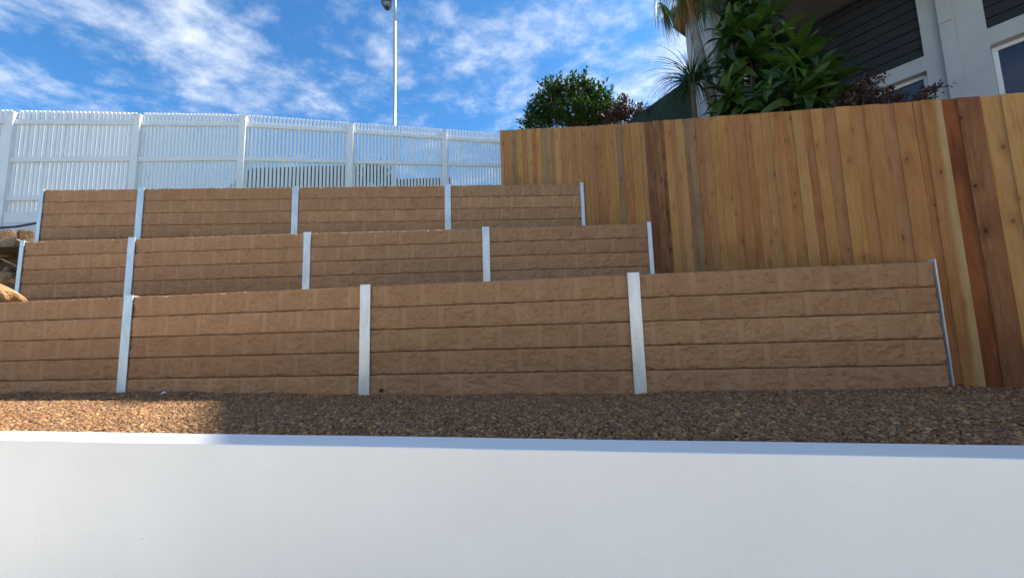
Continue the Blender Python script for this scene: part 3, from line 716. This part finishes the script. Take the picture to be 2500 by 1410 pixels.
# flat cover strip on the pier
p0 = hw(2291, 60)[0]; p1 = hw(2331, 60)[0]
dz_ = hw(2310, 60)[1]
hb('downpipe', M_HWHITE, p1, p0, .002, .085, 0, dz_, bevel=.008); hb('downpipe', M_HWHITE, p1, p0, .002, .085, dz_ + .006, zs, bevel=.008)
# windows: frame, pane
def window(s0, s1, z0, z1, mull):
    wdw = empty('window'); wdw.parent = hs
    y0_, y1_ = -.20, -.13; fw = .055
    e = .002
    for nm, bx_ in (('frame', (s0 + e, s1 - e, y0_, y1_, z1 - fw, z1 - e)), ('frame', (s0 + e, s1 - e, y0_, y1_, z0 + e, z0 + fw)), ('frame', (s0 + e, s0 + fw, y0_, y1_, z0 + fw, z1 - fw)), ('frame', (s1 - fw, s1 - e, y0_, y1_, z0 + fw, z1 - fw))):
        MB().box(*bx_).build(nm, M_ALU, wdw, bevel=.004)
    sm = s0 + (s1 - s0) * mull
    MB().box(sm - .02, sm + .02, y0_ + .005, y1_ - .005, z0 + fw, z1 - fw).build('mullion', M_LAMP, wdw)
    MB().box(s0 + fw, s1 - fw, y0_ + .028, y0_ + .034, z0 + fw, z1 - fw).build('pane', M_GLASS, wdw)
    return wdw
window(max(sA, sW0), sW1, sill, head, .5)
window(sV0, min(sV1, sB), sill2, head2, .82)

# dark raked shade-cloth screen between the bushes and the house
A1 = at_y(1500, 322, 7.6); B1 = at_y(1700, 180, 6.6)
sc = empty('shade_screen', (A1.x, A1.y, garden_z(7))); tag(sc, 'dark green sloping shade-cloth screen beside the house, behind the strappy plant', 'screen')
dd = Vector((B1.x - A1.x, B1.y - A1.y, 0)); pn = Vector((-dd.y, dd.x, 0)).normalized() * .02
bz = 2.2
v = []
for sgn in (1, -1):
    for P in ((A1.x, A1.y, bz), (B1.x + dd.x * .4, B1.y + dd.y * .4, bz), (B1.x + dd.x * .4, B1.y + dd.y * .4, B1.z), (B1.x, B1.y, B1.z), (A1.x, A1.y, A1.z)):
        v.append((P[0] + pn.x * sgn - A1.x, P[1] + pn.y * sgn - A1.y, P[2] - garden_z(7)))
MB().add(v, [(0, 1, 2, 3, 4), (9, 8, 7, 6, 5)] + [(i, i + 5, (i + 1) % 5 + 5, (i + 1) % 5) for i in range(5)]).build('cloth', M_SHADE, sc)

# ------------------------------------------------------------------ plants
def foliage_mesh(name, centers, leaf, mat, dirs=None, aspect=0.5, seed=1):
    """many small pointed leaves (two-triangle kites with a fold) at the given centres"""
    r = np.random.default_rng(seed); n = len(centers); C = np.asarray(centers)
    d = r.normal(size=(n, 3)) if dirs is None else dirs + 0.6 * r.normal(size=(n, 3)); d /= np.linalg.norm(d, axis=1)[:, None]
    q = r.normal(size=(n, 3)); sde = np.cross(d, q); sde /= np.linalg.norm(sde, axis=1)[:, None]; up = np.cross(sde, d)
    l = leaf * (0.6 + 0.8 * r.random((n, 1))); w_ = l * aspect * .5
    P0 = C; P1 = C + d * l * .45 + sde * w_ + up * l * .08; P2 = C + d * l; P3 = C + d * l * .45 - sde * w_ + up * l * .08; P4 = C + d * l * .5
    V = np.stack([P0, P1, P2, P3, P4], 1).reshape(-1, 3); b = (np.arange(n) * 5)[:, None]
    Fa = np.concatenate([b + [[0, 4, 1]], b + [[4, 2, 1]], b + [[0, 3, 4]], b + [[3, 2, 4]]])
    return fast_mesh(name, V, Fa, mat)
def shrub(name, label, cat, px, py_top, Y, rx, base_z, mat, leaf, nleaf, seed, lumps, aspect=.5, twigs=0):
    """lumps: list of (px,py,radius_px) clumps of leaves at depth Y"""
    r = np.random.default_rng(seed); g = at_y(px, py_top, Y)
    root = empty(name, (g.x, g.y, base_z)); tag(root, label, cat)
    stem = MB(); C = []; D = []
    ppm = F_PX / Y; tot = sum(l[2] ** 2 for l in lumps)
    for (lx, ly, lr) in lumps:
        c_ = at_y(lx, ly, Y + r.uniform(-.25, .25)) - Vector((g.x, g.y, base_z)); R = lr / ppm
        b0 = Vector((r.uniform(-.08, .08), r.uniform(-.08, .08), 0)); mid = b0.lerp(c_, .55) + Vector((r.uniform(-.1, .1), r.uniform(-.1, .1), .05))
        stem.tube([b0, mid, c_], [.022, .014, .006], 6, False)
        # sprigs: short twigs on the clump, leaves strung along them
        ns = max(6, int(nleaf * lr * lr / tot / 9))
        for _ in range(ns):
            dv = r.normal(size=3); dv /= np.linalg.norm(dv); dv[2] = dv[2] * .7 + .25
            rad = R * (r.random() ** .45); p0 = np.array(c_) + dv * rad * np.array([1, 1, .85]); tw = dv * .6 + r.normal(size=3) * .35 + np.array([0, 0, .35]); tw /= np.linalg.norm(tw)
            L_ = leaf * r.uniform(2.0, 3.6)
            for k in range(9): C.append(p0 + tw * L_ * k / 9 + r.normal(size=3) * leaf * .22); D.append(tw)
            if r.random() < .35: stem.tube([p0 - tw * L_ * .6, p0 + tw * L_ * .9], [.004, .002], 3, False)
    for _ in range(twigs):
        (lx, ly, lr) = lumps[r.integers(len(lumps))]; c_ = np.array(at_y(lx, ly, Y) - Vector((g.x, g.y, base_z)))
        tw = np.array([r.uniform(-.5, .6), r.uniform(-.3, .3), r.uniform(.5, 1.0)]); tw /= np.linalg.norm(tw); L_ = lr / ppm * r.uniform(1.3, 1.9)
        stem.tube([c_, c_ + tw * L_], [.006, .002], 4, False)
        for k in range(12):
            C.append(c_ + tw * L_ * (.5 + .5 * k / 11) + r.normal(size=3) * leaf * .3); D.append(tw)
    stem.build('stem', M_STEM, root, True)
    o = link('foliage', foliage_mesh('foliage', C, leaf, mat, np.array(D), aspect, seed), root); o['kind'] = 'stuff'
    return root
lump = [(1300, 312, 18), (1420, 310, 30), (1330, 255, 28), (1320, 290, 30), (1345, 230, 22), (1352, 216, 15), (1385, 218, 20), (1380, 250, 34), (1421, 200, 10), (1417, 222, 18), (1425, 250, 34), (1452, 240, 20), (1465, 262, 28), (1400, 290, 40), (1450, 295, 36), (1350, 300, 34), (1492, 270, 20), (1310, 305, 22), (1485, 298, 30)]
shrub('green_shrub', 'bushy green small-leaved shrub behind the far end of the timber fence', 'shrub', 1390, 300, 8.4, .9, TIERS[2]['z'] - .05, M_BUSH, .085, 9500, 3, lump, .5, 6)
lump = [(1522, 258, 14), (1512, 280, 20), (1545, 275, 18), (1535, 292, 22), (1565, 268, 10), (1500, 296, 22), (1570, 285, 12)]
shrub('burgundy_shrub', 'dark burgundy-leaved shrub between the green shrub and the shade-cloth screen', 'shrub', 1530, 290, 7.4, .5, TIERS[2]['z'] - .25, M_REDL, .055, 2000, 5, lump, .5, 9)
lump = [(2105, 225, 20), (2130, 205, 16), (2080, 245, 24), (2120, 250, 26), (2150, 245, 20), (2180, 255, 18), (2050, 262, 16), (2265, 232, 14), (2255, 250, 16), (2285, 220, 8), (2220, 258, 16), (2100, 265, 26)]
shrub('burgundy_shrub', 'dark burgundy-leaved shrub below the dark cladding, in front of the house window', 'shrub', 2140, 250, 4.05, .5, garden_z(4.05), M_REDL, .035, 2600, 6, lump, .5, 10)

# broad-leaved plants: each leaf an object sharing a few meshes
def leaf_mesh(L, Wd, droop, fold, seed):
    r = random.Random(seed); n = 9; v = []; f = []
    for i in range(n + 1):
        t = i / n; w_ = Wd * (math.sin(math.pi * min(1, (t * .93 + .04)) ** .8) ** .8) * .5 + .004 * (1 - t)
        a_ = droop * t * t; x = L * (t - .18 * droop * t ** 3); z = -L * .42 * a_ * t + .0
        wob = .012 * math.sin(t * 9 + seed)
        v += [(x, w_, z + fold * w_ + wob), (x, 0, z), (x, -w_, z + fold * w_ - wob)]
    for i in range(n):
        for j in range(2): f.append((i * 3 + j, (i + 1) * 3 + j, (i + 1) * 3 + j + 1, i * 3 + j + 1))
    me = mesh('leaf', v, f, M_DRAC, True); return me
LEAVES = [leaf_mesh(.47 + .05 * (i % 3), .108 + .014 * (i % 4), .35 + .28 * i, .35, i) for i in range(5)]
def rosette(root, off, axis, n, sc, r, spread=(.25, 1.75)):
    """leaves spiralling round a cane tip; outer leaves hang"""
    ax = Vector(axis).normalized(); q = Vector((0, 0, 1)).rotation_difference(ax)
    for i in range(n):
        t = (i + .5) / n; az = i * 2.399 + r.uniform(-.3, .3); tilt = spread[0] + (spread[1] - spread[0]) * t ** .8 + r.uniform(-.12, .12)   # 0 = along the axis
        e = Matrix.Rotation(az, 4, 'Z') @ Matrix.Rotation(-(math.pi / 2 - tilt), 4, 'Y')
        li = min(4, max(0, int(t * 4 + r.uniform(-.6, 1.0))))
        o = link('leaf', LEAVES[li], root)
        mt = Matrix.Translation(Vector(off) + ax * (.10 * (1 - t) * sc)) @ q.to_matrix().to_4x4() @ e @ Matrix.Rotation(r.uniform(-.5, .5), 4, 'X') @ Matrix.Scale(sc * r.uniform(.75, 1.12), 4)
        o.matrix_basis = mt
def broad_plant(label, Y, basepx, heads, seed, trunk_r=.03):
    r = random.Random(seed); g = at_y(basepx, 320, Y); gz_ = garden_z(Y)
    root = empty('broad_leaf_plant', (g.x, g.y, gz_)); tag(root, label, 'plant', 'broad-leaved plants in the garden by the house')
    for (px, py, dy, n, sc, ax) in heads:
        P = at_y(px, py, Y + dy) - Vector((g.x, g.y, gz_))
        b0 = Vector((r.uniform(-.08, .08), r.uniform(-.08, .08), 0)); m1 = b0.lerp(P, .6) + Vector((r.uniform(-.06, .06), r.uniform(-.06, .06), 0))
        MB().tube([b0, m1, P], [trunk_r, trunk_r * .8, trunk_r * .6], 8).build('cane', M_STEM, root, True)
        rosette(root, P, ax, n, sc, r)
broad_plant('tall glossy broad-leaved green plant against the palm trunk', 5.0, 1820, [
    (1815, 15, 0, 22, 1.0, (-.1, -.2, 1)), (1862, 60, .2, 20, .95, (.35, -.2, 1)), (1790, 105, -.1, 22, .9, (-.5, -.3, .8)), (1835, 150, -.2, 22, .95, (0, -.6, .9)),
    (1795, 180, 0, 22, .85, (-.4, -.4, .7)), (1845, 215, .1, 20, .9, (.2, -.5, .8)), (1780, 248, -.1, 20, .8, (-.3, -.4, .7)), (1815, 272, -.2, 18, .8, (0, -.6, .7)), (1880, 120, .2, 18, .9, (.4, -.3, .8)),
    (1770, 288, -.1, 18, .7, (-.2, -.4, .8)), (1860, 285, -.1, 20, .85, (.1, -.6, .7)), (1838, 90, -.1, 22, .95, (-.1, -.5, .9)), (1808, 66, 0, 20, .9, (-.4, -.3, .9))], 11)
broad_plant('lower glossy broad-leaved green plant in front of the dark cladding', 4.4, 1940, [
    (1950, 185, 0, 26, 1.0, (0, -.25, 1)), (1915, 225, .1, 18, .85, (-.4, -.4, .8)), (1990, 215, .1, 20, .9, (.5, -.3, .8)), (1935, 262, -.15, 20, .9, (0, -.7, .6)),
    (1985, 268, -.1, 16, .8, (.5, -.5, .5)), (1885, 275, 0, 16, .8, (-.5, -.4, .6)), (2020, 250, .1, 14, .75, (.6, -.3, .5)), (1960, 235, -.1, 22, .95, (.1, -.6, .8)), (1900, 250, .05, 18, .85, (-.3, -.5, .8)), (1945, 130, .15, 16, .85, (.2, -.1, 1))], 12)

# strappy plant with fine arching blades
def blades(name, n, L0, mat, seed, wd=.012, el=(.3, 1.35)):
    r = np.random.default_rng(seed); v = []; f = []
    for i in range(n):
        az = r.uniform(0, 6.283); e = r.uniform(*el); L = L0 * r.uniform(.6, 1.15); dirh = np.array([math.cos(az), math.sin(az), 0]); sd = np.array([-math.sin(az), math.cos(az), 0])
        p = np.array([0, 0, 0.]) + dirh * .03; ang_ = e; k = 9; b = len(v)
        for j in range(k + 1):
            t = j / k; w_ = wd * (1 - t) ** .7 * .5 + .0008
            v += [tuple(p + sd * w_), tuple(p - sd * w_)]
            p = p + (dirh * math.cos(ang_) + np.array([0, 0, math.sin(ang_)])) * L / k; ang_ -= r.uniform(1.6, 2.6) / k * (1.5 - .5 * e)
        for j in range(k): f.append((b + 2 * j, b + 2 * j + 1, b + 2 * j + 3, b + 2 * j + 2))
    return mesh(name, v, f, mat, True)
c0 = at_y(1690, 205, 5.25); gz_ = garden_z(5.25)
pp = empty('strappy_plant', (c0.x, c0.y, gz_)); tag(pp, 'strappy plant with fine arching dark green blades at the foot of the palm', 'plant')
MB().tube([(0.02, 0, 0), (0, 0.01, (c0.z - gz_) * .6), (0, 0, c0.z - gz_)], [.06, .045, .035], 8).build('stem', M_STEM, pp, True)
o = link('blades', blades('blades', 230, .80, M_GRASSY, 4), pp); o.location = (0, 0, c0.z - gz_); o['kind'] = 'stuff'

# palm
PYD = 5.55; b0 = at_y(1748, 300, PYD); t0 = at_y(1664, -72, PYD); gz_ = garden_z(PYD)
base = b0 + (b0 - t0) * ((b0.z - gz_) / (t0.z - b0.z)); base.z = gz_
pr = empty('palm_tree', tuple(base)); tag(pr, 'slender grey-trunked fan palm with hanging dead fronds at the house corner', 'palm tree')
tp = t0 - base; pts = [tp * t + Vector((.03 * math.sin(t * 5), 0, 0)) for t in np.linspace(0, 1, 14)]
MB().tube(pts, [.085 - .025 * i / 13 for i in range(14)], 14).build('trunk', M_BARK, pr, True)
def frond(name, mat, seed, petiole, seg, nseg, droop, wd=.014):
    r = np.random.default_rng(seed); v = []; f = []
    # petiole arcs out along +x, fan hangs from its end
    def strip(p, d0, L, w0, dr, k=7):
        b = len(v); d = np.array(d0, float); d /= np.linalg.norm(d); p = np.array(p, float); sd = np.cross(d, [0.2, 0.3, 1.0]); sd /= np.linalg.norm(sd)
        for j in range(k + 1):
            t = j / k; w_ = w0 * (1 - t ** 2) * .5 + .0008; v.append(tuple(p + sd * w_)); v.append(tuple(p - sd * w_))
            p = p + d * L / k; d = d + np.array([0, 0, -dr / k]); d /= np.linalg.norm(d)
        for j in range(k): f.append((b + 2 * j, b + 2 * j + 1, b + 2 * j + 3, b + 2 * j + 2))
        return p, d
    e, d = strip((0, 0, 0), (1, 0, .9 - droop * .6), petiole, .03, droop * 1.6)
    for i in range(nseg):
        a_ = (i / (nseg - 1) - .5) * 2.4; c_, s_ = math.cos(a_), math.sin(a_)
        dv = np.array([d[0] * c_, s_ + d[1], d[2] * c_ + r.uniform(-.1, .1)]); strip(e, dv, seg * r.uniform(.75, 1.1) * (.75 + .25 * c_), wd, 1.6 + droop + r.uniform(0, .8))
    return mesh(name, v, f, mat, False)
GF = [frond('frond', M_FROND, 20 + i, .46, .72, 24, .9 + .3 * i) for i in range(3)]
DF = [frond('dead_frond', M_DEADF, 40 + i, .28, .66, 30, 2.4 + .4 * i) for i in range(3)]
r = random.Random(3)
for i in range(9):
    o = link('frond', GF[i % 3], pr); o.location = tp; o.rotation_euler = (r.uniform(-.15, .15), r.uniform(-.3, .35), i * 2.4 + r.uniform(-.2, .2))
for i in range(9):
    o = link('dead_frond', DF[i % 3], pr); o.location = tp * (1 - .012 * (i % 4)); o.rotation_euler = (0, r.uniform(-.1, .3), i * 2.4 + .9)

# ------------------------------------------------------------------ far houses and tree seen through the pickets
def far_house(label, pxs, ridge_y, Y, roofmat, depth=7.0):
    x0, x1 = at_y(pxs[0], ridge_y, Y).x, at_y(pxs[1], ridge_y, Y).x; zr_ = at_y(pxs[0], ridge_y, Y).z; gz_ = TIERS[2]['z'] - .06
    h_ = empty('distant_house', ((x0 + x1) / 2, Y, gz_)); tag(h_, label, 'house')
    L = (x1 - x0) / 2; ze = (zr_ - gz_) * .30
    MB().box(-L, L, -depth / 2 + .4, depth / 2 - .4, 0, ze).build('wall', M_BRICKW, h_)
    MB().add([(-L - .4, -depth / 2, ze), (L + .4, -depth / 2, ze), (L + .4, depth / 2, ze), (-L - .4, depth / 2, ze), (-L * .86, 0, zr_ - gz_), (L * .8, 0, zr_ - gz_)],
             [(3, 2, 1, 0), (0, 1, 5, 4), (1, 2, 5), (2, 3, 4, 5), (3, 0, 4)]).build('roof', roofmat, h_)
    for xx in (-L * .5, L * .4):
        wn_ = MB().box(xx - .6, xx + .6, -depth / 2 + .36, -depth / 2 + .44, ze * .35, ze * .8).build('window', M_ALU, h_)
        MB().box(xx - .54, xx + .54, -depth / 2 + .345, -depth / 2 + .359, ze * .38, ze * .77).build('pane', M_GLASS, wn_)
far_house('distant house with a low maroon roof showing between the pickets', (590, 900), 411, 19.0, M_ROOFM)
far_house('distant house with a charcoal roof behind the light pole', (930, 1120), 438, 24.0, M_ROOFD)
lump = [(905, 430, 14), (925, 425, 12), (915, 445, 16), (940, 440, 12), (640, 405, 10), (655, 398, 8)]
shrub('garden_tree', 'distant green garden tree beside the maroon-roofed house, seen through pickets', 'tree', 918, 440, 15.5, 1, TIERS[2]['z'] - .06, M_BUSH, .16, 1200, 9, lump[:4])

# ------------------------------------------------------------------ earth bank and rocks at the open left end
def bank_z(X, Y):
    z = np.interp(Y, [3.8, 4.4, 5.0, 5.5, 6.0, 6.6, 7.2, 9.5], [1.90, 1.95, 2.18, 2.62, 3.03, 3.40, 3.53, 3.58])
    z = z + (fbm(X * 1.9, Y * 1.9, 3, 4) - .5) * .22 + (fbm(X * 9, Y * 9, 6, 3) - .5) * .11
    edge = np.clip((X + 7.35) / .5, 0, 1); lim = np.where(Y < 5.27, TIERS[0]['z'] - .06, np.where(Y < 5.9, TIERS[1]['z'] - .10, 9))
    return z * (1 - edge) + np.minimum(z, lim) * edge
gx = np.linspace(-12.0, -6.80, 90); gy = np.linspace(4.05, 9.0, 90); GX, GY = np.meshgrid(gx, gy)
GZ = bank_z(GX, GY)
i = np.arange(89)[:, None] * 90 + np.arange(89)[None]
def on_bank(px, py):
    d = ray(px, py)
    for k in range(500):
        Y = 4.1 + k * .01; q = d * (Y / d.y)
        if q.z + EYE < float(bank_z(np.array(q.x), np.array(Y))): return Vector((q.x, Y, q.z + EYE))
    return at_y(px, py, 6.0)
me = fast_mesh('earth_bank', np.stack([GX, GY, GZ], -1).reshape(-1, 3), np.stack([i, i + 1, i + 91, i + 90], -1).reshape(-1, 4), M_SOIL, True)
tag(link('earth_bank', me), kind='structure')
def rock(label, px, py, Y, sx, sy, sz_, seed, mat=M_ROCK, rot=0.0):
    bm = bmesh.new(); bmesh.ops.create_icosphere(bm, subdivisions=3, radius=1.0)
    for q in bm.verts:
        c_ = q.co; n_ = fbm(np.array([c_.x * 1.3 + c_.z * .7 + seed * 5]), np.array([c_.y * 1.3 - c_.z * .9]), seed, 4)[0]
        k_ = 0.72 + .5 * n_; m_ = max(abs(c_.x), abs(c_.y), abs(c_.z)); k_ *= (.55 + .45 / m_)
        q.co = Vector((c_.x * sx, c_.y * sy, c_.z * sz_)) * k_
    me = bpy.data.meshes.new('rock'); bm.to_mesh(me); bm.free(); me.materials.append(mat)
    o = link('rock', me); o.location = on_bank(px, py) if Y is None else at_y(px, py, Y); o.rotation_euler = (seed * .3, seed * .17, rot + seed); return tag(o, label, 'rock', 'rocks in the earth bank')
rock('large flat orange sandstone rock lying on the lowest wall terrace', 12, 716, 4.55, .21, .16, .075, 2)
rock('blocky orange sandstone rock wedged beside the middle wall end post', 22, 614, None, .17, .17, .13, 5)
rock('small reddish rock above the wedged sandstone block', 36, 596, None, .08, .08, .07, 7)
rock('leaning slab of brown rock under the dry twig', 4, 680, None, .11, .13, .20, 9)
rock('grey-brown rubble lump under the white fence plinth', 14, 582, None, .17, .13, .05, 4, M_SOIL)
rock('dark rubble lump against the topmost wall end post', 66, 580, None, .15, .12, .06, 8, M_SOIL)
rr = random.Random(5)
for k in range(8):
    rock('small stone half buried in the loose soil of the bank', rr.uniform(-20, 50), rr.uniform(600, 690), None, rr.uniform(.03, .07), rr.uniform(.03, .06), rr.uniform(.025, .05), 11 + k, rr.choice([M_ROCK, M_ROCK, M_SOIL]))
o = MB().tube([at_y(5, 632, 5.35), at_y(22, 640, 5.33), at_y(46, 652, 5.3)], [.012, .012, .009], 6).build('twig', M_TWIG, None, True); tag(o, 'thin dry twig sticking out of the earth bank', 'twig')
o = MB().tube([at_y(-160, 563, 6.5), at_y(-60, 560, 6.5), at_y(0, 556, 6.48), at_y(40, 553, 6.4), at_y(85, 545, 6.25), at_y(110, 540, 6.15)], .020, 10).build('poly_pipe', M_BLACK, None, True); tag(o, 'black poly irrigation pipe running from the topmost wall past the white plinth', 'pipe')
# litter
def on_gravel(px, py):
    d = ray(px, py); P = None
    for k in range(200):
        Y = 1.6 + k * .01; q = d * (Y / d.y)
        if q.z + EYE <= bed_z(q.x, Y) + .012: P = q
    return Vector((P.x, P.y, bed_z(P.x, P.y) + .018)) if P else None
P = on_gravel(398, 969)
if P is not None:
    m = MB(); m.add([(-.03, 0, 0), (-.005, -.012, .006), (.02, -.005, .012), (.028, .008, .004), (0, .012, .022), (-.018, .010, .008), (.006, 0, .03)], [(0, 1, 6), (1, 2, 6), (2, 3, 6), (3, 4, 6), (4, 5, 6), (5, 0, 6), (5, 4, 3, 2, 1, 0)])
    o = m.build('litter', M_LITTER); o.location = P; tag(o, 'scrap of crumpled white plastic on the sunlit gravel', 'litter')
q = on_line(930, 956, 0, 3.387 - .03, 1, -.115)
m = MB(); m.add([(-.022, 0, .0), (-.008, -.004, .028), (.0, .004, .012), (.014, -.006, .03), (.020, .006, .008), (.03, 0, .012), (.004, .002, -.006)], [(0, 1, 2), (2, 1, 3), (2, 3, 4), (4, 3, 5), (0, 2, 6), (2, 4, 6), (4, 5, 6)])
o = m.build('dry_leaf', M_DRY); o.location = q; tag(o, 'curled dark dry leaf leaning on the foot of the lowest sleeper wall', 'leaf')

S.render.engine = 'CYCLES'
